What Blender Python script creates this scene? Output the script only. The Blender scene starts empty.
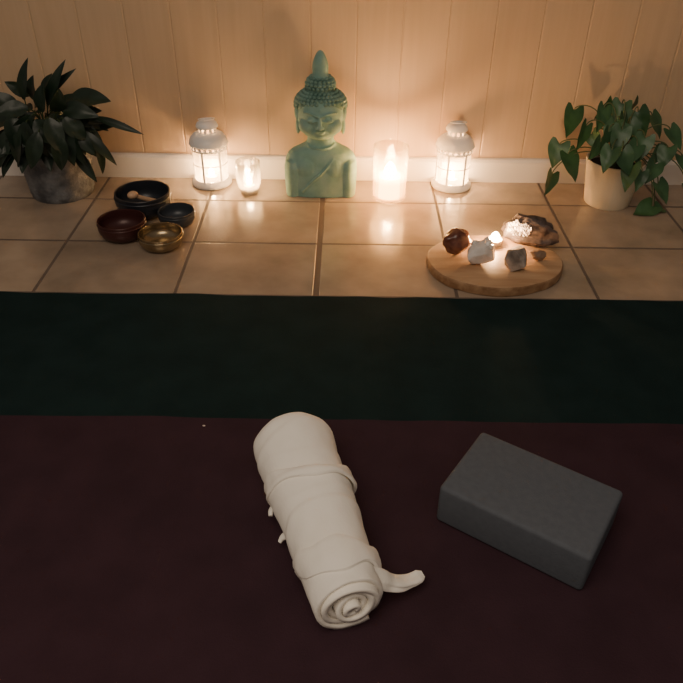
import bpy, bmesh, math, random
from mathutils import Matrix, Vector, noise
random.seed(7)
C = bpy.context.scene.collection
PI = math.pi
R = math.radians
# ---------------- camera ----------------
F = 720.0
CAM = Vector((0, 0, 0.915))
RM = Matrix.Rotation(R(90-35.9), 4, 'X') @ Matrix.Rotation(R(0.8), 4, 'Z')
cd = bpy.data.cameras.new('camera'); cam = bpy.data.objects.new('camera', cd); C.objects.link(cam)
cam.matrix_world = Matrix.Translation(CAM) @ RM
cd.sensor_width = 36; cd.lens = F/683*36; cd.clip_start = 0.02
bpy.context.scene.camera = cam
def ray(px, py): return (RM.to_3x3() @ Vector(((px-341.5)/F, (341.5-py)/F, -1)))
def atz(px, py, z=0.0):
    d = ray(px, py); return CAM + d*((z-CAM.z)/d.z)
def aty(px, py, Y):
    d = ray(px, py); return CAM + d*(Y/d.y)
WALL = 2.141
# ---------------- materials ----------------
def mat(name, col, rough=0.6, metal=0.0, col2=None, nscale=20, bump=0.0, bscale=200, emis=None, estr=0, spec=None, stretch=(1,1,1), detail=4, bdist=0.002):
    m = bpy.data.materials.new(name); m.use_nodes = True
    nt = m.node_tree; b = nt.nodes['Principled BSDF']
    b.inputs['Base Color'].default_value = (*col, 1)
    b.inputs['Roughness'].default_value = rough; b.inputs['Metallic'].default_value = metal
    if spec is not None: b.inputs['Specular IOR Level'].default_value = spec
    tc = nt.nodes.new('ShaderNodeTexCoord'); mp = nt.nodes.new('ShaderNodeMapping'); mp.inputs['Scale'].default_value = stretch
    nt.links.new(tc.outputs['Object'], mp.inputs['Vector'])
    if col2:
        n = nt.nodes.new('ShaderNodeTexNoise'); n.inputs['Scale'].default_value = nscale; n.inputs['Detail'].default_value = detail
        cr = nt.nodes.new('ShaderNodeValToRGB'); cr.color_ramp.elements[0].position = .35; cr.color_ramp.elements[1].position = .65
        cr.color_ramp.elements[0].color = (*col, 1); cr.color_ramp.elements[1].color = (*col2, 1)
        nt.links.new(mp.outputs[0], n.inputs['Vector']); nt.links.new(n.outputs['Fac'], cr.inputs[0]); nt.links.new(cr.outputs[0], b.inputs['Base Color'])
    if bump:
        n = nt.nodes.new('ShaderNodeTexNoise'); n.inputs['Scale'].default_value = bscale; n.inputs['Detail'].default_value = 5
        bp = nt.nodes.new('ShaderNodeBump'); bp.inputs['Strength'].default_value = bump; bp.inputs['Distance'].default_value = bdist
        nt.links.new(mp.outputs[0], n.inputs['Vector']); nt.links.new(n.outputs['Fac'], bp.inputs['Height']); nt.links.new(bp.outputs[0], b.inputs['Normal'])
    if emis:
        b.inputs['Emission Color'].default_value = (*emis, 1); b.inputs['Emission Strength'].default_value = estr
    return m
def glass_mat(name, tint=(1, 1, 1), refl=0.12, milk=0.0, mcol=(1, .93, .80)):
    m = bpy.data.materials.new(name); m.use_nodes = True; nt = m.node_tree; nt.nodes.clear()
    out = nt.nodes.new('ShaderNodeOutputMaterial'); tr = nt.nodes.new('ShaderNodeBsdfTransparent'); gl = nt.nodes.new('ShaderNodeBsdfGlossy')
    tr.inputs[0].default_value = (*tint, 1); gl.inputs['Roughness'].default_value = .06
    lw = nt.nodes.new('ShaderNodeLayerWeight'); lw.inputs[0].default_value = .25
    ma = nt.nodes.new('ShaderNodeMath'); ma.operation = 'MULTIPLY_ADD'; ma.inputs[1].default_value = .7; ma.inputs[2].default_value = refl*.3
    nt.links.new(lw.outputs['Fresnel'], ma.inputs[0])
    mx = nt.nodes.new('ShaderNodeMixShader'); nt.links.new(ma.outputs[0], mx.inputs[0]); nt.links.new(tr.outputs[0], mx.inputs[1]); nt.links.new(gl.outputs[0], mx.inputs[2])
    last = mx
    if milk:
        tl = nt.nodes.new('ShaderNodeBsdfTranslucent'); tl.inputs[0].default_value = (*mcol, 1)
        m2 = nt.nodes.new('ShaderNodeMixShader'); m2.inputs[0].default_value = milk
        nt.links.new(mx.outputs[0], m2.inputs[1]); nt.links.new(tl.outputs[0], m2.inputs[2]); last = m2
    nt.links.new(last.outputs[0], out.inputs[0]); return m
def flame_mat():
    m = bpy.data.materials.new('flame'); m.use_nodes = True; nt = m.node_tree; nt.nodes.clear()
    out = nt.nodes.new('ShaderNodeOutputMaterial'); tr = nt.nodes.new('ShaderNodeBsdfTransparent'); em = nt.nodes.new('ShaderNodeEmission')
    em.inputs[0].default_value = (1, .64, .30, 1); em.inputs[1].default_value = 110
    ad = nt.nodes.new('ShaderNodeAddShader'); nt.links.new(tr.outputs[0], ad.inputs[0]); nt.links.new(em.outputs[0], ad.inputs[1]); nt.links.new(ad.outputs[0], out.inputs[0])
    return m
M = dict(
 wall=mat('wall_wood', (.59, .425, .27), .55, col2=(.625, .455, .295), nscale=6, stretch=(9, 9, .5), bump=.08, bscale=40),
 base=mat('baseboard_paint', (.90, .85, .78), .45),
 green_mat=mat('green_felt', (.0095, .0220, .0225), .95, col2=(.0120, .0270, .0275), nscale=14, bump=.5, bscale=350, spec=.1),
 maroon=mat('maroon_felt', (.041, .0215, .029), .95, col2=(.050, .0260, .035), nscale=12, bump=.5, bscale=380, spec=.1, detail=8),
 towel=mat('towel_cloth', (.96, .92, .83), .95, col2=(.98, .94, .86), nscale=30, bump=.3, bscale=260, spec=.1, bdist=.0018),
 foam=mat('foam', (.094, .106, .126), .85, col2=(.104, .117, .138), nscale=90, bump=.35, bscale=500, spec=.25),
 patina=mat('green_patina', (.185, .335, .285), .7, col2=(.255, .415, .36), nscale=26, bump=.2, bscale=120, spec=.3),
 patina_d=mat('dark_patina', (.125, .235, .195), .65, col2=(.205, .345, .295), nscale=40, bump=.2, bscale=120, spec=.3),
 white=mat('white_enamel', (.93, .91, .88), .4),
 zinc=mat('weathered_zinc', (.085, .09, .10), .55, .35, col2=(.24, .255, .27), nscale=22, bump=1.0, bscale=40, bdist=.007),
 cream=mat('cream_ceramic', (.80, .69, .50), .45, col2=(.75, .64, .46), nscale=12),
 soil=mat('soil', (.02, .013, .008), .95, bump=1, bscale=90),
 leaf=mat('dark_leaf', (.008, .021, .012), .42, col2=(.015, .033, .018), nscale=30),
 leaf2=mat('heart_leaf', (.028, .082, .031), .40, col2=(.065, .155, .056), nscale=16),
 stem=mat('stem', (.04, .07, .025), .5),
 stem2=mat('vine', (.10, .13, .05), .5),
 wax=mat('candle_wax_glow', (.9, .72, .45), .5, emis=(1, .60, .27), estr=7.0),  # emission stands in for flame light scattering through the wax
 pwax=mat('pillar_wax_glow', (.9, .70, .42), .5, emis=(1, .52, .17), estr=22),  # candle glow put into the wax as strong warm emission
 alu=mat('aluminium_cup', (.7, .68, .65), .3, .9),
 wick=mat('wick', (.02, .015, .01), .9),
 navy=mat('navy_enamel', (.024, .028, .038), .34, .2),
 ox=mat('oxblood_enamel', (.062, .020, .019), .36, .2),
 slate=mat('slate_enamel', (.050, .058, .070), .36, .2),
 bronze=mat('aged_bronze', (.26, .20, .12), .26, .9, col2=(.40, .31, .19), nscale=30, bump=.2, bscale=70),
 mallet=mat('mallet_wood', (.65, .42, .26), .5),
 wood=mat('olive_wood', (.42, .245, .13), .45, col2=(.56, .36, .21), nscale=7, stretch=(1, 7, 1), bump=.1, bscale=60),
 bark=mat('board_edge', (.27, .14, .065), .7, col2=(.46, .28, .15), nscale=35, bump=.8, bscale=60, bdist=.004),
 agate=mat('red_agate', (.10, .030, .020), .22, col2=(.26, .11, .07), nscale=30),
 quartz=mat('white_quartz', (.84, .80, .76), .25, col2=(.62, .57, .52), nscale=30),
 greyst=mat('grey_agate', (.17, .14, .12), .3, col2=(.48, .40, .34), nscale=32),
 brownst=mat('brown_stone', (.16, .095, .06), .3, col2=(.36, .25, .17), nscale=32),
 crust=mat('geode_crust', (.040, .028, .025), .5, col2=(.14, .10, .085), nscale=60, bump=.8, bscale=80),
 amet=mat('geode_crystal_bright', (.97, .94, .90), .08, col2=(.84, .76, .73), nscale=60),  # whitened so the crystals carry a painted candle highlight
 lint=mat('lint', (.7, .6, .55), .9),
 glass=glass_mat('milky_lantern_glass', milk=.20), hglass=glass_mat('thick_glass', (.97, .95, .92), 1.2, .16), pglass=glass_mat('tumbler_glass', (.99, .95, .88), .3, .26, (1, .80, .50)),  # milk in lantern and tumbler glass added to spread a candle glow over it
 flame=flame_mat())
# tiles
def tile_mat(ox, oy, T, TR, k0):
    m = bpy.data.materials.new('ceramic_tiles'); m.use_nodes = True; nt = m.node_tree; b = nt.nodes['Principled BSDF']
    tc = nt.nodes.new('ShaderNodeTexCoord'); mp = nt.nodes.new('ShaderNodeMapping'); mp.inputs['Location'].default_value = (-ox, -oy, 0)
    nt.links.new(tc.outputs['Object'], mp.inputs[0])
    br = nt.nodes.new('ShaderNodeTexBrick'); br.offset = 0; br.squash = 1
    for k, v in (('Scale', 1), ('Mortar Size', .0046), ('Mortar Smooth', .25), ('Brick Width', T), ('Row Height', TR), ('Bias', 0)): br.inputs[k].default_value = v
    br.inputs['Color1'].default_value = (.44, .345, .255, 1); br.inputs['Color2'].default_value = (.38, .295, .218, 1); br.inputs['Mortar'].default_value = (.145, .105, .078, 1)
    nt.links.new(mp.outputs[0], br.inputs['Vector'])
    n = nt.nodes.new('ShaderNodeTexNoise'); n.inputs['Scale'].default_value = 8; n.inputs['Detail'].default_value = 8; nt.links.new(mp.outputs[0], n.inputs['Vector'])
    mr = nt.nodes.new('ShaderNodeMapRange'); mr.inputs[1].default_value = .3; mr.inputs[2].default_value = .7; mr.inputs[3].default_value = .72; mr.inputs[4].default_value = 1.12
    nt.links.new(n.outputs['Fac'], mr.inputs[0])
    mx = nt.nodes.new('ShaderNodeVectorMath'); mx.operation = 'SCALE'; nt.links.new(br.outputs['Color'], mx.inputs[0]); nt.links.new(mr.outputs[0], mx.inputs['Scale'])
    sx = nt.nodes.new('ShaderNodeSeparateXYZ'); nt.links.new(mp.outputs[0], sx.inputs[0])
    s1 = nt.nodes.new('ShaderNodeMath'); s1.operation = 'SUBTRACT'; s1.inputs[1].default_value = k0*T; nt.links.new(sx.outputs[0], s1.inputs[0])
    s2 = nt.nodes.new('ShaderNodeMath'); s2.operation = 'ABSOLUTE'; nt.links.new(s1.outputs[0], s2.inputs[0])
    s3 = nt.nodes.new('ShaderNodeMapRange'); s3.inputs[1].default_value = .0065; s3.inputs[2].default_value = .009; s3.inputs[3].default_value = 1; s3.inputs[4].default_value = 0; nt.links.new(s2.outputs[0], s3.inputs[0])
    mc = nt.nodes.new('ShaderNodeMix'); mc.data_type = 'RGBA'; nt.links.new(s3.outputs[0], mc.inputs[0]); nt.links.new(mx.outputs[0], mc.inputs[6]); mc.inputs[7].default_value = (.12, .085, .065, 1)
    nt.links.new(mc.outputs[2], b.inputs['Base Color'])
    mxx = nt.nodes.new('ShaderNodeMath'); mxx.operation = 'MAXIMUM'; nt.links.new(br.outputs['Fac'], mxx.inputs[0]); nt.links.new(s3.outputs[0], mxx.inputs[1])
    rr = nt.nodes.new('ShaderNodeMapRange'); rr.inputs[3].default_value = .17; rr.inputs[4].default_value = .8; nt.links.new(mxx.outputs[0], rr.inputs[0]); nt.links.new(rr.outputs[0], b.inputs['Roughness'])
    b.inputs['Specular IOR Level'].default_value = 1.0
    n2 = nt.nodes.new('ShaderNodeTexNoise'); n2.inputs['Scale'].default_value = 18; n2.inputs['Detail'].default_value = 3; nt.links.new(mp.outputs[0], n2.inputs['Vector'])
    ad = nt.nodes.new('ShaderNodeMath'); ad.operation = 'MULTIPLY_ADD'; ad.inputs[1].default_value = -1.0; nt.links.new(mxx.outputs[0], ad.inputs[0])
    s = nt.nodes.new('ShaderNodeMath'); s.operation = 'MULTIPLY'; s.inputs[1].default_value = .45; nt.links.new(n2.outputs['Fac'], s.inputs[0]); nt.links.new(s.outputs[0], ad.inputs[2])
    bp = nt.nodes.new('ShaderNodeBump'); bp.inputs['Strength'].default_value = .55; bp.inputs['Distance'].default_value = .003; nt.links.new(ad.outputs[0], bp.inputs['Height']); nt.links.new(bp.outputs[0], b.inputs['Normal'])
    return m
# ---------------- mesh helpers ----------------
def obj(name, bm, m, parent=None, smooth=True, loc=None):
    bmesh.ops.recalc_face_normals(bm, faces=bm.faces[:])
    me = bpy.data.meshes.new(name); bm.to_mesh(me); bm.free()
    o = bpy.data.objects.new(name, me); C.objects.link(o); me.materials.append(m)
    if smooth:
        for p in me.polygons: p.use_smooth = True
        try: me.set_sharp_from_angle(angle=R(50))
        except Exception: pass
    if parent: o.parent = parent
    if loc is not None: o.location = loc
    return o
def bake(o):
    dg = bpy.context.evaluated_depsgraph_get(); dg.update()
    me = bpy.data.meshes.new_from_object(o.evaluated_get(dg)); ms = list(o.data.materials)
    o.modifiers.clear(); o.data = me
    if not me.materials:
        for x in ms: me.materials.append(x)
    for p in me.polygons: p.use_smooth = True
def tag(o, label, cat, group=None):
    o['label'] = label; o['category'] = cat
    if group: o['group'] = group
    return o
def thing(name, label, cat, loc=(0, 0, 0), rz=0, group=None):
    o = bpy.data.objects.new(name, None); o.empty_display_size = .03; C.objects.link(o); o.location = loc; o.rotation_euler = (0, 0, rz)
    return tag(o, label, cat, group)
def lathe(bm, prof, seg=40, c=(0, 0, 0), sx=1, sy=1, scal=0, ns=12):
    rings = []
    for r, z in prof:
        if r < 1e-6: rings.append([bm.verts.new((c[0], c[1], c[2]+z))])
        else:
            rg = []
            for k in range(seg):
                a = 2*PI*k/seg; q_ = r*(1+scal*abs(math.cos(a*ns/2+z*90))*(1 if .2 < z/prof_h(prof) < .95 else 0)) if scal else r
                rg.append(bm.verts.new((c[0]+sx*q_*math.cos(a), c[1]+sy*q_*math.sin(a), c[2]+z)))
            rings.append(rg)
    for a, b in zip(rings, rings[1:]):
        for k in range(seg):
            k2 = (k+1) % seg
            if len(a) == 1 and len(b) == 1: continue
            if len(a) == 1: bm.faces.new((a[0], b[k2], b[k]))
            elif len(b) == 1: bm.faces.new((a[k], a[k2], b[0]))
            else: bm.faces.new((a[k], a[k2], b[k2], b[k]))
    return rings
def prof_h(p): return max(z for r, z in p)
def box(bm, c, s, rot=None):
    m = Matrix.Translation(c)
    if rot is not None: m = m @ rot
    bmesh.ops.create_cube(bm, size=1, matrix=m @ Matrix.Diagonal((*s, 1)))
def ell(bm, c, r, u=20, v=14, rot=None):
    m = Matrix.Translation(c)
    if rot is not None: m = m @ rot
    bmesh.ops.create_uvsphere(bm, u_segments=u, v_segments=v, radius=1, matrix=m @ Matrix.Diagonal((*r, 1)))
def tube(bm, pts, rad, seg=8, flat=1.0, caps=True):
    pts = [Vector(p) for p in pts]; n = len(pts); rings = []
    up = Vector((0, 0, 1)); prev = None
    for i, p in enumerate(pts):
        t = (pts[min(i+1, n-1)]-pts[max(i-1, 0)]).normalized()
        a = (prev if prev is not None else (up if abs(t.z) < .9 else Vector((1, 0, 0))))
        s = t.cross(a).normalized(); w = s.cross(t).normalized(); prev = w
        r = rad[i] if isinstance(rad, (list, tuple)) else rad
        rings.append([bm.verts.new(p + s*(r*math.cos(2*PI*k/seg)) + w*(r*flat*math.sin(2*PI*k/seg))) for k in range(seg)])
    for a, b in zip(rings, rings[1:]):
        for k in range(seg): bm.faces.new((a[k], a[(k+1) % seg], b[(k+1) % seg], b[k]))
    if caps: bm.faces.new(rings[0][::-1]); bm.faces.new(rings[-1])
def bez(pts, n=12):
    pts = [Vector(p) for p in pts]; out = []
    for i in range(n+1):
        t = i/n; q = pts[:]
        while len(q) > 1: q = [q[j].lerp(q[j+1], t) for j in range(len(q)-1)]
        out.append(q[0])
    return out
def crom(pts, n=6):
    pts = [Vector(p) for p in pts]; P = [pts[0]*2-pts[1]]+pts+[pts[-1]*2-pts[-2]]; out = []
    for i in range(1, len(P)-2):
        for k in range(n):
            t = k/n; a, b, c, d = P[i-1:i+3]
            out.append(.5*((2*b)+(c-a)*t+(2*a-5*b+4*c-d)*t*t+(3*b-a-3*c+d)*t**3))
    out.append(pts[-1]); return out
def lerpl(vals, n):
    out = []
    for i in range(len(vals)-1):
        for k in range(n): out.append(vals[i]+(vals[i+1]-vals[i])*k/n)
    return out+[vals[-1]]
# ---------------- room ----------------
T = .336; TR = .260
pB = atz(319.5, 244)
bm = bmesh.new(); bmesh.ops.create_grid(bm, x_segments=1, y_segments=1, size=1, matrix=Matrix.Diagonal((2.4, 2.4, 1, 1)))
oy = WALL+.05-2.4
fl = obj('floor', bm, tile_mat(pB.x-8*T, pB.y-12*TR-oy, T, TR, 8), None, False, (0, oy, 0)); fl['kind'] = 'structure'
gx = aty(357, 20, WALL).x; G = .1295
bm = bmesh.new(); prof = []
x = gx - 17*G
while x < 2.3:
    prof += [(x-.0030, 0), (x-.0012, .0017), (x+.0012, .0017), (x+.0030, 0)]; x += G
prof = [(-2.4, 0)]+[p for p in prof if -2.39 < p[0] < 2.39]+[(2.4, 0)]
vb = [[bm.verts.new((x, WALL+y, z)) for x, y in prof] for z in (0, 2.4)]
for i in range(len(prof)-1): bm.faces.new((vb[0][i], vb[0][i+1], vb[1][i+1], vb[1][i]))
bk = [bm.verts.new(p) for p in ((-2.4, WALL+.05, 0), (2.4, WALL+.05, 0), (2.4, WALL+.05, 2.4), (-2.4, WALL+.05, 2.4))]; bm.faces.new(bk)
w = obj('wall_back', bm, M['wall'], None, False); w['kind'] = 'structure'
bm = bmesh.new()
pr = [(WALL, 0), (WALL-.014, 0), (WALL-.014, .064), (WALL-.010, .072), (WALL-.003, .075), (WALL, .075)]
e = [[bm.verts.new((x, y, z)) for y, z in pr] for x in (-2.4, 2.4)]
for i in range(len(pr)): j = (i+1) % len(pr); bm.faces.new((e[0][i], e[0][j], e[1][j], e[1][i]))
bm.faces.new(e[0]); bm.faces.new(e[1][::-1])
b_ = obj('baseboard_back', bm, M['base'], None, False); b_['kind'] = 'structure'
# ---------------- mats ----------------
def sheet(name, x0, x1, y0, y1, z, th, m, nx=160, ny=60, wob=.002):
    bm = bmesh.new(); top = []; bot = []
    for j in range(ny+1):
        rt = []; rb = []
        for i in range(nx+1):
            x = x0+(x1-x0)*i/nx; y = y0+(y1-y0)*j/ny
            ey = wob*(noise.noise(Vector((x*4, j/ny*3, 1)))*2+noise.noise(Vector((x*13, j/ny*3, 5))))
            bump = .0009*(noise.noise(Vector((x*5, y*7, 3)))-1)
            rt.append(bm.verts.new((x, y+ey, z+th+bump))); rb.append(bm.verts.new((x, y+ey, z)))
        top.append(rt); bot.append(rb)
    for j in range(ny):
        for i in range(nx):
            bm.faces.new((top[j][i], top[j][i+1], top[j+1][i+1], top[j+1][i])); bm.faces.new((bot[j][i], bot[j+1][i], bot[j+1][i+1], bot[j][i+1]))
    for i in range(nx):
        bm.faces.new((top[0][i], bot[0][i], bot[0][i+1], top[0][i+1])); bm.faces.new((top[ny][i], top[ny][i+1], bot[ny][i+1], bot[ny][i]))
    for j in range(ny):
        bm.faces.new((top[j][0], top[j+1][0], bot[j+1][0], bot[j][0])); bm.faces.new((top[j][nx], bot[j][nx], bot[j+1][nx], top[j+1][nx]))
    return obj(name, bm, m)
yg = atz(341, 298.5).y; ym = atz(341, 419.5, .012).y
tag(sheet('yoga_mat', -1.15, 1.15, .16, yg, .0004, .0060, M['green_mat'], wob=.0035), 'dark green mat showing as a band between the tiled strip and the maroon mat', 'mat')
tag(sheet('yoga_mat', -1.15, 1.15, .12, ym, .0066, .0060, M['maroon'], 120, 90), 'dark maroon mat in the foreground under the rolled towel and foam block', 'mat')
ZT = .0128
# ---------------- yoga block ----------------
p1 = atz(437, 521, ZT); p2 = atz(578, 592, ZT); d = (p2-p1).normalized(); nrm = Vector((-d.y, d.x, 0))
ctr = (p1+p2)/2 + nrm*.077
bm = bmesh.new(); box(bm, (0, 0, .0385), (.238, .154, .077))
bmesh.ops.bevel(bm, geom=bm.edges[:], offset=.007, segments=5, profile=.5, affect='EDGES')
bl = obj('yoga_block', bm, M['foam'], None, True, (ctr.x, ctr.y, ZT)); bl.rotation_euler.z = math.atan2(d.y, d.x)
tag(bl, 'blue grey foam yoga block lying on the maroon mat beside the rolled towel', 'yoga block')
# ---------------- towel ----------------
A = atz(290, 434, .07); B = atz(354, 616, .050)
L = (Vector((B.x, B.y, 0))-Vector((A.x, A.y, 0))).length
ang = math.atan2(B.y-A.y, B.x-A.x)
tw = thing('rolled_towel', 'cream white towel rolled up with soft wraps and one loose twisted corner', 'towel', (A.x, A.y, ZT), ang)
def fold(th, v):
    s = 0
    for v0, slope, amp, wdt in ((.38, .060, .0050, .12), (.60, -.045, .0032, .10), (.16, -.045, .0028, .1), (.47, .05, .0018, .05), (.26, .03, .0015, .04)):
        vc = v0 + slope*math.sin(th+.5) + .015*math.sin(2*th+v0*20)
        t = (v-vc)
        s += amp*(1/(1+math.exp(max(-40, min(40, -t*170)))))*math.exp(-max(0, t)/wdt*1.6)
    return s
def Rroll(v):
    Rv = .0715 + (.0515-.0715)*v
    ed = min(1, max(0, v/.12)); dome = math.sqrt(max(0.0, 1-(1-ed)**2))
    return Rv*(.52+.48*dome), dome
def surf_r(th, v):
    Rv, dome = Rroll(v)
    return Rv + (fold(th, v)-.001)*(.35+.65*dome) + .0022*noise.noise(Vector((math.cos(th)*1.2, math.sin(th)*1.2, v*4+2))) + .0012*noise.noise(Vector((math.cos(th)*3, math.sin(th)*3, v*14)))
def surf(th, v, off):
    Rv, _ = Rroll(v); r = surf_r(th, v)+off; return Vector((v*L, r*math.cos(th), .94*Rv+.002+.94*r*math.sin(th)))
bm = bmesh.new(); N = 5.0; NU = 320; NV = 170; grid = []
for i in range(NU+1):
    u = N*i/NU; row = []
    th = 2*PI*u - 2*PI*N - 1.05
    for j in range(NV+1):
        v = j/NV; Rv, dome = Rroll(v)
        out = min(1, max(0, (u-(N-1.5))/.6))
        r0 = .004; r = r0+(Rv-r0)*(u/N)**.95 + out*(surf_r(th, v)-Rv)
        r += .0018*math.sin(u*9)*noise.noise(Vector((u*2, 5, 1)))
        yv = v*L + (.005*math.sin(u*4.1)+.004*noise.noise(Vector((u*1.7, 0, 9))))*(1 if v > .5 else -1)*min(1, abs(v-.5)*2)**4
        if v > .9: yv -= (v-.9)*10*.012*(u/N)
        row.append(bm.verts.new((yv, r*math.cos(th), .94*Rv+.002 + .94*r*math.sin(th))))
    grid.append(row)
for i in range(NU):
    for j in range(NV): bm.faces.new((grid[i][j], grid[i+1][j], grid[i+1][j+1], grid[i][j+1]))
rl = obj('towel_roll', bm, M['towel'], tw)
sd = rl.modifiers.new('s', 'SOLIDIFY'); sd.thickness = .0078; sd.offset = 0
bake(rl)
for vtx in rl.data.vertices: vtx.co.z = max(.0006+.0002*noise.noise(vtx.co*50), vtx.co.z)
def w2l(p):
    q = Vector(p)-tw.location; c, s = math.cos(-ang), math.sin(-ang); return Vector((q.x*c-q.y*s, q.x*s+q.y*c, q.z))
def tie(vc, slope, ph, wd, hgt):
    bm = bmesh.new(); n = 180; prof_ = [(-1, -.004), (-.97, .0), (-.85, .45), (-.55, .85), (-.2, .75), (.1, 1.0), (.45, .7), (.75, .45), (.95, .0), (1, -.004)]; rings = []
    for k in range(n):
        th = 2*PI*k/n; v0 = vc+slope*math.sin(th+ph)+.008*math.sin(3*th+vc*9)
        w_ = wd*(1+.30*math.sin(2*th+vc*5)+.15*math.sin(5*th)); rg = []
        for a, h in prof_:
            hh = (h*hgt*(1+.35*noise.noise(Vector((th*1.5, a*2, vc*7)))) if h >= 0 else h)
            rg.append(bm.verts.new(surf(th, v0+a*w_/L, hh+.0026)))
        rings.append(rg)
    for i in range(n):
        a, b = rings[i], rings[(i+1) % n]
        for k in range(len(prof_)-1): bm.faces.new((a[k], a[k+1], b[k+1], b[k]))
        bm.faces.new((a[-1], a[0], b[0], b[-1]))
    for vtx in bm.verts: vtx.co.z = max(.0008, vtx.co.z)
    return obj('wrapped_fold', bm, M['towel'], tw)
tie(.37, .065, .5, .012, .0022); tie(.79, .060, .4, .020, .0028)
pp = [atz(316, 577, .090), atz(334, 571, .101), atz(352, 571, .098), atz(369, 574, .083), atz(384, 579, .060), atz(398, 583, .044), atz(410, 581, .038), atz(419, 577, .038), atz(424, 574, .038)]
cp = crom([w2l(p) for p in pp], 8); rr = lerpl([.006, .011, .015, .018, .0165, .0130, .0105, .0105, .0050], 8)
bm = bmesh.new(); pts = cp; n = len(pts); rings = []; prev = Vector((0, 0, 1)); SG = 36
for i, p in enumerate(pts):
    t = (pts[min(i+1, n-1)]-pts[max(i-1, 0)]).normalized(); s = t.cross(prev).normalized(); w_ = s.cross(t).normalized(); prev = w_
    tw_ = i/n*1.6; rg = []
    for k in range(SG):
        a = 2*PI*k/SG; rad = rr[i]*(1+.16*math.sin(3*a+tw_*4)+.06*math.sin(5*a-tw_*3)); rg.append(bm.verts.new(p+s*(rad*math.cos(a))+w_*(rad*.46*math.sin(a))))
    rings.append(rg)
for a, b in zip(rings, rings[1:]):
    for k in range(SG): bm.faces.new((a[k], a[(k+1) % SG], b[(k+1) % SG], b[k]))
bm.faces.new(rings[0][::-1]); bm.faces.new(rings[-1])
for vtx in bm.verts: vtx.co += Vector((1, 1, 1))*(.003*noise.noise(vtx.co*45))
obj('loose_corner', bm, M['towel'], tw)
for pts, rd in (([(300, 526, .06), (290, 532, .045), (283, 537, .035), (280, 542, .030)], [.010, .009, .008, .006]), ([(322, 478, .115), (338, 484, .105), (348, 489, .090), (352, 495, .085)], [.010, .009, .008, .005]), ([(294, 492, .08), (280, 502, .055), (272, 509, .045), (271, 516, .04)], [.010, .009, .007, .005])):
    bm = bmesh.new(); cp = crom([w2l(atz(*p)) for p in pts], 6); tube(bm, cp, lerpl(rd, 6), 14, .6)
    for vtx in bm.verts: vtx.co += Vector((1, 1, 1))*(.003*noise.noise(vtx.co*60))
    obj('hem_ruffle', bm, M['towel'], tw)
# lint
bm = bmesh.new(); ell(bm, (0, 0, .0015), (.003, .0015, .0015), 8, 6); q = atz(204, 426, .013)
tag(obj('lint_fleck', bm, M['lint'], None, True, (q.x, q.y, .0122)), 'tiny pale lint fleck on the maroon mat left of the towel', 'lint')
# ---------------- buddha bust ----------------
q = aty(321, 193, 2.045)
bu = thing('buddha_bust', 'pale green painted stone buddha bust standing against the wooden wall', 'statue', (q.x, 2.045, 0))
bm = bmesh.new()
secs = [(0, .102, .052), (.03, .1045, .054), (.06, .1065, .055), (.090, .1065, .054), (.108, .103, .051), (.121, .096, .048), (.131, .084, .045), (.139, .067, .041), (.148, .049, .037), (.158, .039, .034), (.19, .037, .031)]
rings = []
for z, a, b in secs:
    rings.append([bm.verts.new((math.copysign(abs(math.cos(t))**.88, math.cos(t))*a, math.copysign(abs(math.sin(t))**.75, math.sin(t))*b, z)) for t in [2*PI*k/64 for k in range(64)]])
for a, b in zip(rings, rings[1:]):
    for k in range(64): bm.faces.new((a[k], a[(k+1) % 64], b[(k+1) % 64], b[k]))
bm.faces.new(rings[0][::-1]); bm.faces.new(rings[-1])
for s in (-1, 1):
    lathe(bm, [(0, 0), (.023, 0), (.025, .03), (.026, .06), (.026, .088), (.021, .106), (.011, .115), (0, .117)], 28, (s*.081, -.015, 0), 1, 1.5)
    ell(bm, (s*.036, -.032, .088), (.042, .025, .038))
    ell(bm, (s*.033, -.034, .214), (.029, .023, .026))
    ell(bm, (s*.0235, -.0562, .2365), (.0150, .0074, .0066), rot=Matrix.Rotation(-s*R(18), 4, 'Z'))
    for k in range(9):
        t = k/8; x_ = s*(.006+.040*t); ell(bm, (x_, -.0634+.021*t*t, .247+.008*math.sin(t*PI*.75)), (.0036, .0036, .0030), 10, 8)
    for k in range(9):
        t = k/8; x_ = s*(.010+.029*t); ell(bm, (x_, -.0640+.016*t*t, .2345-.004*math.sin(t*PI)), (.0026, .0026, .0020), 8, 6)
    ell(bm, (s*.0665, .004, .234), (.0080, .016, .023), rot=Matrix.Rotation(s*R(8), 4, 'Y'))
    ell(bm, (s*.0650, .000, .202), (.0070, .010, .025))
    ell(bm, (s*.0070, -.0672, .2165), (.0062, .0065, .0050), 12, 10)
ell(bm, (0, -.003, .238), (.0645, .058, .066), 40, 30)
ell(bm, (0, -.020, .200), (.053, .036, .029), 30, 20); ell(bm, (0, -.044, .188), (.018, .012, .010))
for k in range(10):
    t = k/9; ell(bm, (0, -.0600-.0126*t, .247-.030*t), (.0044+.0034*t, .0056, .005), 12, 8)
for s in (-1, 1):
    ell(bm, (s*.0060, -.0606, .2055), (.0100, .0068, .0036), 14, 10, Matrix.Rotation(s*R(10), 4, 'Y'))
ell(bm, (0, -.0585, .1993), (.0120, .0068, .0042), 14, 10)
ell(bm, (0, -.056, .262), (.004, .004, .004), 10, 8)
tube(bm, crom([(.052, -.018, .138), (.036, -.046, .116), (.006, -.058, .082), (-.028, -.058, .050), (-.056, -.052, .018)], 10), .0036, 10)
tube(bm, crom([(-.041, -.014, .156), (-.027, -.034, .150), (0, -.041, .148), (.027, -.034, .150), (.041, -.014, .156)], 8), .0028, 8)
body = obj('bust_body', bm, M['patina'], bu)
rm = body.modifiers.new('r', 'REMESH'); rm.mode = 'VOXEL'; rm.voxel_size = .0018
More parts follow.
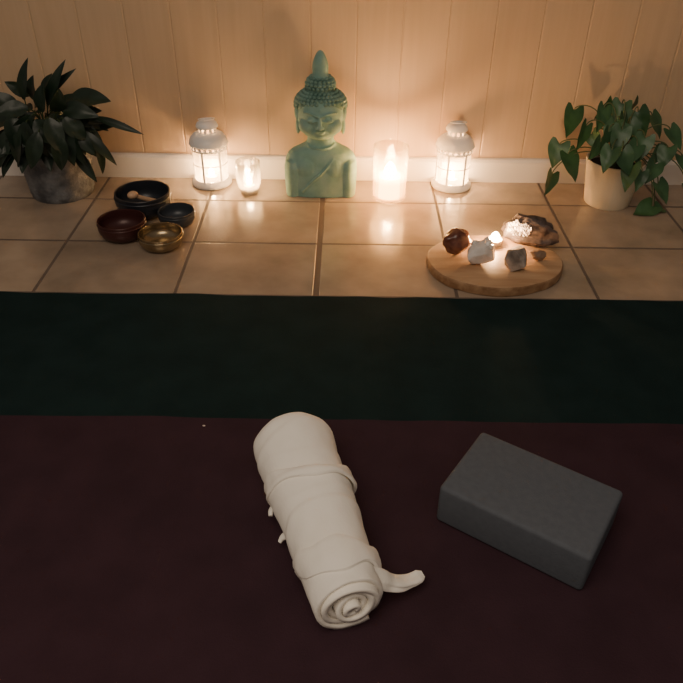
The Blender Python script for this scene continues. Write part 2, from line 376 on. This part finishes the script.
sm = body.modifiers.new('s', 'SMOOTH'); sm.iterations = 4; sm.factor = .5
bake(body)
def curls(bm, HC, HR, r, sp, e0, de, rows, test=None):
    for row in range(rows):
        el = R(e0+row*de); n = max(1, int(round(2*PI*math.cos(el)*HR.x/sp)))
        for k in range(n):
            az = 2*PI*(k+.5*(row % 2))/n; dd = Vector((math.cos(el)*math.cos(az), math.cos(el)*math.sin(az), math.sin(el)))
            p = HC+Vector((dd.x*HR.x, dd.y*HR.y, dd.z*HR.z))
            if test and not test(p, dd): continue
            ell(bm, p, (r, r, r*.95), 10, 8)
bm = bmesh.new(); HC = Vector((0, .008, .262)); HR = Vector((.0720, .060, .047))
ell(bm, HC, HR*.968, 36, 24)
def ht(p, dd):
    front = -dd.y; lim = .277-.012*abs(dd.x) if front > .35 else (.250 if front > -.1 else .215)
    return p.z >= lim
curls(bm, HC, HR, .0060, .0122, -38, 11, 12, ht)
obj('hair', bm, M['patina_d'], bu)
bm = bmesh.new(); HC2 = Vector((0, .008, .316)); ell(bm, HC2, (.037, .036, .027), 28, 18)
curls(bm, HC2, Vector((.0395, .0380, .0275)), .0058, .0122, -26, 18, 6)
obj('topknot', bm, M['patina_d'], bu)
bm = bmesh.new(); lathe(bm, [(0, .334), (.025, .335), (.0235, .343), (.0215, .348), (.0220, .354), (.0225, .361), (.0222, .369), (.0205, .377), (.0180, .385), (.0150, .392), (.0115, .399), (.0080, .404), (.004, .407), (0, .408)], 32, (0, .006, 0))
obj('finial', bm, M['patina'], bu)
# ---------------- candles ----------------
def flame_light(loc, e, r=.006):
    l = bpy.data.lights.new('candle_light', 'POINT'); l.energy = e; l.color = (1, .56, .25); l.shadow_soft_size = r
    o = bpy.data.objects.new('candle_light', l); C.objects.link(o); o.location = loc
def flame_bm(z, h, r):
    bm = bmesh.new(); lathe(bm, [(0, z), (r*.6, z+h*.1), (r, z+h*.32), (r*.85, z+h*.58), (r*.45, z+h*.82), (0, z+h)], 14); return bm
def tealight(loc, label, e, group='lit tealights', fh=.028, fr=.0088):
    t = thing('tealight_candle', label, 'candle', loc, 0, group)
    bm = bmesh.new(); lathe(bm, [(0, 0), (.0185, 0), (.019, .0155), (.0185, .0155), (.018, .001), (0, .001)], 28); obj('cup', bm, M['alu'], t)
    bm = bmesh.new(); lathe(bm, [(0, .0013), (.0177, .0013), (.0177, .0125), (.015, .0115), (0, .0112)], 28); obj('wax', bm, M['wax'], t)
    bm = bmesh.new(); tube(bm, [(0, 0, .0113), (.0004, 0, .016), (.001, 0, .019)], .0009, 6); obj('wick', bm, M['wick'], t)
    obj('flame', flame_bm(.0140, fh, fr), M['flame'], t)
    flame_light(Vector(loc)+Vector((0, 0, .032)), e); return t
# pillar candle
q = atz(389.5, 204.5, 0); pc = Vector((q.x, q.y+.052, 0))
gt = thing('glass_candle_holder', 'tall glass cylinder around the large glowing candle beside the statue', 'candle holder', pc)
bm = bmesh.new(); lathe(bm, [(0, 0), (.047, 0), (.050, .004), (.051, .157), (.0505, .159), (.049, .159), (.0485, .157), (.0475, .008), (0, .007)], 48); obj('glass_cylinder', bm, M['pglass'], gt)
pt = thing('pillar_candle', 'large lit cream candle inside the tall glass cylinder', 'candle', pc+Vector((0, 0, .0075)))
bm = bmesh.new(); lathe(bm, [(0, 0), (.039, 0), (.040, .003), (.040, .058), (.038, .062), (.032, .057), (0, .052)], 40); obj('wax', bm, M['pwax'], pt)
bm = bmesh.new(); tube(bm, [(0, 0, .052), (.0005, 0, .059), (.0015, 0, .064)], .0011, 6); obj('wick', bm, M['wick'], pt)
obj('flame', flame_bm(.056, .050, .0190), M['flame'], pt)
flame_light(pc+Vector((0, 0, .100)), 2.2, .012)
# small glass holder
q = atz(248.5, 197, 0); sc = Vector((q.x, q.y+.030, 0))
sg = thing('glass_tealight_holder', 'small ribbed clear glass tealight holder between left lantern and statue', 'candle holder', sc)
bm = bmesh.new(); lathe(bm, [(0, 0), (.025, 0), (.027, .003), (.026, .010), (.029, .022), (.032, .034), (.0335, .046), (.0345, .060), (.033, .080), (.033, .092), (.036, .100), (.0345, .101), (.031, .092), (.031, .080), (.0325, .060), (.031, .046), (.030, .034), (.027, .022), (.023, .010), (0, .009)], 72, scal=.11, ns=14)
obj('glass_cup', bm, M['hglass'], sg)
tealight((sc.x, sc.y, .0105), 'lit tealight in the small ribbed glass holder', .9, fh=.035, fr=.011)
# lanterns
def lantern(px, py, label, e, tl, rz):
    q = atz(px, py, 0); c = Vector((q.x, q.y+.058, 0))
    t = thing('candle_lantern', label, 'lantern', c, rz)
    bm = bmesh.new(); lathe(bm, [(0, 0), (.058, 0), (.061, .003), (.061, .010), (.057, .014), (.054, .020), (.050, .021), (.050, .010), (0, .009)], 48); obj('base', bm, M['white'], t)
    bm = bmesh.new()
    for k in range(6):
        a = 2*PI*k/6-PI/2+PI/6; box(bm, (.0515*math.cos(a), .0515*math.sin(a), .067), (.002, .0065, .104), Matrix.Rotation(a, 4, 'Z'))
    lathe(bm, [(.0507, .068), (.0525, .068), (.0525, .0705), (.0507, .0705), (.0507, .068)], 48)
    obj('frame', bm, M['white'], t)
    bm = bmesh.new()
    lathe(bm, [(.0505, .112), (.054, .112), (.055, .117), (.0505, .117), (.0505, .112)], 48)
    lathe(bm, [(.0505, .125), (.056, .125), (.059, .129), (.0505, .129), (.0505, .125)], 48)
    for k in range(20):
        a = 2*PI*k/20; box(bm, (.052*math.cos(a), .052*math.sin(a), .121), (.002, .009, .010), Matrix.Rotation(a, 4, 'Z'))
    obj('collar', bm, M['white'], t)
    bm = bmesh.new(); lathe(bm, [(.0485, .0215), (.0492, .0215), (.0492, .112), (.0485, .112), (.0485, .0215)], 40); obj('glass', bm, M['glass'], t)
    bm = bmesh.new(); lathe(bm, [(.0565, .1292), (.0585, .1302), (.055, .143), (.046, .154), (.035, .161), (.026, .163), (.025, .162), (.034, .159), (.045, .152), (.054, .141), (.0565, .1292)], 48); obj('dome_lid', bm, M['white'], t)
    bm = bmesh.new()
    for k in range(10):
        a = 2*PI*k/10; box(bm, (.0245*math.cos(a), .0245*math.sin(a), .1695), (.002, .008, .016), Matrix.Rotation(a, 4, 'Z'))
    lathe(bm, [(.0235, .161), (.027, .161), (.027, .164), (.0235, .164), (.0235, .161)], 32)
    lathe(bm, [(0, .177), (.032, .177), (.033, .180), (.029, .189), (.019, .197), (.008, .200), (.004, .203), (0, .204)], 36)
    obj('chimney_cap', bm, M['white'], t)
    bm = bmesh.new(); tube(bm, [(.024*math.sin(2*PI*k/24), -.012+.024*-math.cos(2*PI*k/24)*.9, .2035+.004*math.cos(2*PI*k/24)) for k in range(25)], .0012, 8, 1, False); obj('ring_handle', bm, M['white'], t)
    tealight((c.x, c.y, .0095), tl, e)
lantern(209.5, 190.5, 'white metal lantern with domed lid on the left side of the statue', 1.5, 'lit tealight inside the lantern on the left', .25)
lantern(453, 193.5, 'white metal lantern with domed lid right of the tall glass candle holder', 1.9, 'lit tealight inside the lantern on the right', .1)
# ---------------- bowls ----------------
def bowl(px, py, r, h, m, label):
    q = atz(px, py, h)
    t = thing('singing_bowl', label, 'bowl', (q.x, q.y, 0), 0, None)
    P = [(0, .0), (r*.45, 0), (r*.68, h*.06), (r*.88, h*.22), (r*.98, h*.45), (r*1.01, h*.68), (r*.985, h*.92), (r, h*.985), (r*.99, h), (r*.94, h), (r*.925, h*.93), (r*.95, h*.68), (r*.92, h*.45), (r*.82, h*.25), (r*.6, h*.11), (r*.38, h*.08), (0, h*.075)]
    bm = bmesh.new(); lathe(bm, P, 56); obj('bowl_body', bm, m, t)
    bm = bmesh.new(); lathe(bm, [(r*1.006, h*.78), (r*1.022, h*.80), (r*1.020, h*.84), (r*1.002, h*.86), (r*.99, h*.82), (r*1.006, h*.78)], 56); obj('rim_band', bm, m, t)
    return q
qn = bowl(142, 191, .077, .068, M['navy'], 'largest singing bowl, dark navy, at the back of the bowls')
bowl(121, 219, .063, .052, M['ox'], 'dark red singing bowl at the left of the bowls')
bowl(176, 210, .050, .043, M['slate'], 'small slate grey singing bowl on the right of the bowls')
bowl(160, 232, .058, .042, M['bronze'], 'small brass coloured singing bowl at the front of the bowls')
mt = thing('bowl_mallet', 'short wooden mallet lying inside the dark navy singing bowl', 'mallet', (qn.x-.004, qn.y+.010, .010), R(35))
bm = bmesh.new(); tube(bm, crom([(.036, 0, .014), (.0, 0, .032), (-.025, 0, .047)], 4), .0065, 12); obj('handle', bm, M['mallet'], mt)
bm = bmesh.new(); ell(bm, (-.027, 0, .048), (.016, .013, .011), 16, 12); obj('head', bm, M['mallet'], mt)
# ---------------- board with crystals ----------------
ZB = .0287
q = atz(494.5, 259, ZB); BD = Vector((q.x, q.y, 0)); BR = .170; BS = .79
bd = thing('serving_board', 'round wooden board on the tiles holding the crystals', 'board', BD, R(0))
S = 120
def wob(k, z=0): return 1+.012*math.sin(2*PI*k/S*3+1)+.006*math.sin(2*PI*k/S*7)+.010*noise.noise(Vector((math.cos(2*PI*k/S)*6, math.sin(2*PI*k/S)*6, z*80)))
def ringl(bm, pf):
    rg = []
    for r, z in pf:
        rg.append([bm.verts.new((0, 0, z))] if r == 0 else [bm.verts.new((BR*r*wob(k, z)*math.cos(2*PI*k/S), BS*BR*r*wob(k, z)*math.sin(2*PI*k/S), z)) for k in range(S)])
    for a, b in zip(rg, rg[1:]):
        for k in range(S):
            k2 = (k+1) % S
            if len(a) == 1: bm.faces.new((a[0], b[k], b[k2]))
            elif len(b) == 1: bm.faces.new((a[k], b[0], a[k2]))
            else: bm.faces.new((a[k], b[k], b[k2], a[k2]))
bm = bmesh.new(); ringl(bm, [(0, .0285), (.955, .0285), (.985, .0265)]); obj('board_top', bm, M['wood'], bd)
bm = bmesh.new(); ringl(bm, [(.985, .0265), (1.003, .022), (.995, .016), (1.004, .010), (.985, .002), (.9, 0), (0, 0)]); obj('board_edge', bm, M['bark'], bd)
def stone(px, py, r, m, name, label, seed, amp=.25, sub=4, flat=False, rz=0, spikes=0):
    q = atz(px, py, ZB+r[2]*.8); bm = bmesh.new(); bmesh.ops.create_icosphere(bm, subdivisions=sub, radius=1)
    for v in bm.verts:
        n = v.co.normalized(); k = 1+amp*noise.noise(n*1.3+Vector((seed, 0, 0)))+amp*.25*noise.noise(n*4+Vector((seed, 3, 0)))
        v.co = Vector((n.x*r[0]*k, n.y*r[1]*k, n.z*r[2]*k))
    if flat:
        co = [v.co.copy() for v in bm.verts]; bm.free(); bm = bmesh.new(); rnd = random.Random(seed)
        for p in rnd.sample(co, 40): bm.verts.new(p)
        g = bmesh.ops.convex_hull(bm, input=bm.verts[:]); bmesh.ops.delete(bm, geom=[v for v in bm.verts if not v.link_faces], context='VERTS')
    zmin = min(v.co.z for v in bm.verts)
    rnd = random.Random(seed+1)
    for k in range(spikes):
        dr = Vector((rnd.uniform(-1, 1), rnd.uniform(-.8, .5), rnd.uniform(.1, 1))).normalized(); l = rnd.uniform(.012, .019); w_ = rnd.uniform(.008, .012)
        rot = dr.to_track_quat('Z', 'Y').to_matrix().to_4x4(); base = Vector((dr.x*r[0]*.65, dr.y*r[1]*.65, dr.z*r[2]*.65))
        bmesh.ops.create_cone(bm, cap_ends=True, segments=6, radius1=w_, radius2=w_*.9, depth=l*.7, matrix=Matrix.Translation(base+dr*l*.35) @ rot)
        bmesh.ops.create_cone(bm, cap_ends=True, segments=6, radius1=w_*.9, radius2=w_*.2, depth=l*.4, matrix=Matrix.Translation(base+dr*(l*.9)) @ rot)
    o = obj(name, bm, m, None, not flat, (q.x, q.y, ZB-zmin)); o.rotation_euler.z = rz
    tag(o, label, 'crystal'); return o
stone(457, 244, (.038, .030, .032), M['agate'], 'tumbled_stone', 'reddish brown polished stone at the left of the wooden board', 13, .22, rz=.4)
stone(481, 254, (.038, .029, .029), M['quartz'], 'quartz_crystal', 'pale rough quartz chunk at the front of the wooden board', 5, .35, 3, True, .3, 9)
stone(515, 259, (.040, .030, .031), M['greyst'], 'agate_stone', 'mottled grey brown stone at the front right of the wooden board', 9, .4, 3, True, 1.1, 0)
stone(538, 256, (.022, .017, .014), M['brownst'], 'small_stone', 'small brown stone at the right edge of the wooden board beside the grey one', 21, .3, 3, True, .5, 0)
# geode
q = atz(529, 234, ZB+.02)
ge = thing('crystal_geode', 'dark crusted geode with crystals whitened to look candlelit at the back right of the wooden board', 'crystal', (q.x, q.y, ZB), R(-24))
bm = bmesh.new(); bmesh.ops.create_icosphere(bm, subdivisions=4, radius=1)
for v in bm.verts:
    n = v.co.normalized(); k = 1+.30*noise.noise(n*1.6+Vector((8, 0, 0)))+.12*noise.noise(n*6); v.co = Vector((n.x*.068*k, n.y*.034*k, max(-.026, n.z*.042*k)))
    if v.co.y < -.010 and v.co.z > -.01: v.co.y = -.010+(v.co.y+.010)*.3
for v in bm.verts: v.co.z += .026
obj('crust', bm, M['crust'], ge)
bm = bmesh.new(); rnd = random.Random(4)
for k in range(95):
    a = rnd.uniform(0, 2*PI); rr_ = math.sqrt(rnd.random()); x_ = -.024+.031*rr_*math.cos(a); z_ = .036+.023*rr_*math.sin(a); l = rnd.uniform(.012, .020)
    dr = Vector((x_*6, -1, (z_-.026)*9+.8)).normalized()+Vector((rnd.uniform(-.3, .3), 0, rnd.uniform(-.3, .3))); rot = dr.to_track_quat('Z', 'Y').to_matrix().to_4x4()
    bmesh.ops.create_cone(bm, cap_ends=True, segments=6, radius1=.0056, radius2=.0006, depth=l, matrix=Matrix.Translation((x_, -.017, z_)) @ rot)
obj('crystal_cluster', bm, M['amet'], ge, False)
q = atz(495, 239, ZB+.015); tealight((q.x, q.y, ZB+.0003), 'lit tealight in the middle of the wooden board', 2.4, fh=.022, fr=.0115)
# ---------------- plants ----------------
def leaf(bm, base, tip, W, nrm, bend=.15, fold=.25, kind='lance', n=12):
    base = Vector(base); tip = Vector(tip); d = tip-base; Ln = d.length; d.normalize(); nrm = Vector(nrm); side = d.cross(nrm).normalized(); nr = side.cross(d).normalized()
    ss = [-1, -.66, -.33, 0, .33, .66, 1]; rows = []
    for i in range(n+1):
        t = i/n
        if kind == 'heart': w_ = W*(math.cos(PI/2*t)**.85)*(.80+.75*t*(1-t)**2*2.2)
        else: w_ = W*(math.sin(PI*min(1, t*.97+.03))**.75)*(1.15-.45*t)
        if t > .999: w_ = W*.01
        row = []
        for s in ss:
            back = -.34*Ln*abs(s)**1.2*(1-t)**3 if kind == 'heart' else 0
            if kind == 'heart' and abs(s) > .9: back *= .62
            p = base+d*(t*Ln+back)+side*(s*w_)+nr*(fold*abs(s)*w_-bend*Ln*(t*t)+bend*Ln*t*.5+.03*W*math.sin(t*14+s*3))
            row.append(bm.verts.new(p))
        rows.append(row)
    for a, b in zip(rows, rows[1:]):
        for k in range(6): bm.faces.new((a[k], a[k+1], b[k+1], b[k]))
YP = 2.012; q = atz(53, 206, 0); pc = Vector((q.x, YP, 0))
pl = thing('potted_plant', 'dark leafy houseplant in a weathered grey metal pot at the left by the wall', 'potted plant', pc)
bm = bmesh.new(); pf = [(0, 0), (.086, 0), (.089, .004)]
for k in range(1, 13):
    z = .006+k*.0103; r_ = .088+.013*(z/.135); pf += [(r_, z-.004), (r_+.0022, z)]
pf += [(.103, .134), (.109, .139), (.109, .147), (.104, .149), (.100, .145), (.094, .09), (.084, .012), (0, .010)]
lathe(bm, pf, 64); obj('pot', bm, M['zinc'], pl)
bm = bmesh.new(); lathe(bm, [(.095, .120), (.06, .126), (0, .129)], 32); obj('soil', bm, M['soil'], pl)
fo = bmesh.new(); st = bmesh.new()
def L2(p): return Vector(p)-pc
lv = [((24, 100), (22, 60), 1.97, .018), ((48, 105), (60, 62), 2.0, .016), ((40, 100), (72, 70), 2.03, .014), ((68, 100), (108, 98), 1.98, .034), ((72, 118), (108, 127), 2.0, .022), ((95, 117), (142, 133), 1.97, .012),
      ((85, 130), (120, 122), 2.02, .014), ((78, 130), (118, 162), 1.93, .018), ((20, 110), (-15, 92), 1.98, .026), ((18, 118), (-20, 125), 1.96, .028), ((30, 95), (5, 82), 2.03, .02), ((42, 112), (40, 84), 1.97, .024),
      ((30, 115), (10, 155), 1.9, .028), ((45, 120), (45, 162), 1.89, .030), ((60, 122), (74, 166), 1.9, .026), ((52, 110), (85, 90), 2.0, .020), ((28, 108), (-5, 112), 1.93, .026), ((35, 120), (58, 146), 1.88, .030),
      ((62, 108), (95, 114), 1.93, .026), ((15, 125), (-5, 168), 1.93, .024), ((48, 98), (58, 80), 2.05, .02), ((36, 102), (28, 78), 2.06, .026), ((56, 112), (60, 92), 1.92, .024), ((25, 122), (33, 160), 1.87, .03), ((70, 126), (94, 154), 1.92, .024), ((12, 108), (-8, 100), 2.05, .028), ((78, 112), (100, 110), 2.06, .018), ((50, 125), (25, 144), 1.9, .03), ((96, 140), (106, 176), 1.93, .013), ((64, 118), (86, 140), 1.9, .028), ((10, 115), (20, 152), 1.9, .028), ((48, 118), (62, 154), 1.87, .028),
      ((38, 132), (30, 170), 1.86, .024), ((58, 134), (62, 172), 1.86, .024), ((20, 132), (14, 166), 1.87, .024), ((74, 136), (84, 168), 1.89, .020), ((46, 96), (46, 74), 2.07, .020)]
rnd = random.Random(11)
for b, tp, Y, W in lv:
    bb = L2(aty(b[0], b[1], Y)); tt = L2(aty(tp[0], tp[1], Y-.02+rnd.uniform(-.02, .02)))
    nn = Vector((rnd.uniform(-.6, .6), -.75, .75+rnd.uniform(-.4, .4)))
    leaf(fo, bb, tt, W*.97, nn, rnd.uniform(.2, .55), .25)
    r0 = Vector((bb.x*.2, (bb.y)*.2, .125)); tube(st, bez([r0, r0+Vector((bb.x*.2, bb.y*.2, .09)), bb-(tt-bb)*.4, bb, bb+(tt-bb)*.3], 12), .0016, 6)
for k in range(80):
    a = rnd.uniform(0, 2*PI); rr_ = rnd.uniform(.02, .10); z0 = rnd.uniform(.15, .25); b0 = Vector((rr_*math.cos(a), rr_*math.sin(a)*.7-.02, z0)); t0 = b0+Vector((math.cos(a)*.07, math.sin(a)*.05-.02, rnd.uniform(-.08, .01)))
    leaf(fo, b0, t0, rnd.uniform(.014, .026), (rnd.uniform(-.5, .5), -.6, .8), .4, .25)
    r0 = Vector((b0.x*.3, b0.y*.3, .125)); tube(st, bez([r0, Vector((b0.x*.5, b0.y*.5, z0)), b0, b0+(t0-b0)*.2], 8), .0015, 5)
for bmx in (fo, st):
    for v in bmx.verts:
        if v.co.y > WALL-.016-pc.y: v.co.y = WALL-.016-pc.y
obj('foliage', fo, M['leaf'], pl); obj('stems', st, M['stem'], pl)
# right plant
q = atz(612, 211, 0); pc = Vector((q.x, q.y+.062, 0))
pr_ = thing('potted_plant', 'trailing plant with heart shaped leaves in a cream pot at the right by the wall', 'potted plant', pc)
bm = bmesh.new(); lathe(bm, [(0, 0), (.062, 0), (.065, .004), (.071, .05), (.080, .118), (.083, .126), (.083, .134), (.079, .134), (.075, .118), (.064, .012), (0, .010)], 48); obj('pot', bm, M['cream'], pr_)
bm = bmesh.new(); lathe(bm, [(.074, .112), (.03, .116), (0, .117)], 32); obj('soil', bm, M['soil'], pr_)
fo = bmesh.new(); st = bmesh.new()
hv = [(552, 174, 545, 196, 1.98), (568, 154, 577, 182, 1.98), (560, 144, 552, 168, 2.03), (574, 110, 567, 138, 2.02), (586, 126, 576, 152, 1.97), (602, 114, 612, 97, 2.06), (604, 108, 597, 133, 2.0), (622, 104, 614, 128, 2.05), (638, 112, 645, 138, 2.0), (652, 116, 662, 138, 2.03),
      (622, 130, 613, 156, 1.93), (645, 138, 636, 164, 1.92), (670, 130, 682, 150, 2.0), (668, 148, 660, 170, 1.98), (682, 156, 692, 178, 2.02), (658, 184, 668, 204, 1.96), (632, 166, 624, 192, 1.87), (652, 206, 632, 219, 1.93), (654, 207, 664, 224, 1.95),
      (600, 142, 589, 160, 1.95), (628, 110, 638, 97, 2.08), (686, 186, 696, 208, 1.98), (655, 164, 646, 184, 1.96),
      (615, 122, 604, 142, 1.98), (630, 124, 640, 146, 1.96), (637, 146, 622, 168, 1.88), (608, 132, 600, 150, 1.92), (644, 120, 632, 132, 2.04), (624, 116, 622, 136, 2.02), (660, 150, 650, 166, 2.0),
      (612, 150, 603, 172, 1.87), (622, 152, 630, 176, 1.87), (642, 172, 636, 192, 1.90), (592, 134, 600, 152, 2.0)]
def LR(p): return Vector(p)-pc
for i, (bx_, by_, tx, ty, Y) in enumerate(hv):
    bb = LR(aty(bx_, by_, Y)); tt = LR(aty(tx, ty, Y-.03)); Ln = (tt-bb).length
    mn = .060 if i < 23 else rnd.uniform(.048, .065)
    if Ln < mn: tt = bb+(tt-bb)*(mn/Ln); Ln = mn
    W = max(.021, min(.034, Ln*.44))
    leaf(fo, bb, tt, W*rnd.uniform(.80, 1.08), (rnd.uniform(-.9, .9), -.85, .5+rnd.uniform(-.35, .5)), rnd.uniform(.05, .25), rnd.uniform(.05, .3), 'heart', 14)
    r0 = Vector((bb.x*.15, bb.y*.15, .112)); hi = max(.18, bb.z+.03)
    tube(st, bez([r0, Vector((bb.x*.3, bb.y*.3, hi)), Vector((bb.x*.8, bb.y*.8, hi)), bb+Vector((0, .004, .01)), bb], 14), .0017, 6)
for bmx in (fo, st):
    for v in bmx.verts:
        if v.co.y > WALL-.016-pc.y: v.co.y = WALL-.016-pc.y
        if v.co.z < .003: v.co.z = .003
obj('foliage', fo, M['leaf2'], pr_); obj('stems', st, M['stem2'], pr_)
# ---------------- light ----------------
l = bpy.data.lights.new('room_lamp', 'AREA'); l.shape = 'DISK'; l.size = 1.5; l.energy = 21; l.color = (1, .83, .66)
o = bpy.data.objects.new('room_lamp', l); C.objects.link(o); o.location = (-.4, -.2, 1.95)
o.rotation_euler = (Vector((.05, .7, 0))-o.location).to_track_quat('-Z', 'Y').to_euler()
wd = bpy.data.worlds.new('world'); bpy.context.scene.world = wd; wd.use_nodes = True
wd.node_tree.nodes['Background'].inputs[0].default_value = (1, .83, .72, 1); wd.node_tree.nodes['Background'].inputs[1].default_value = .15
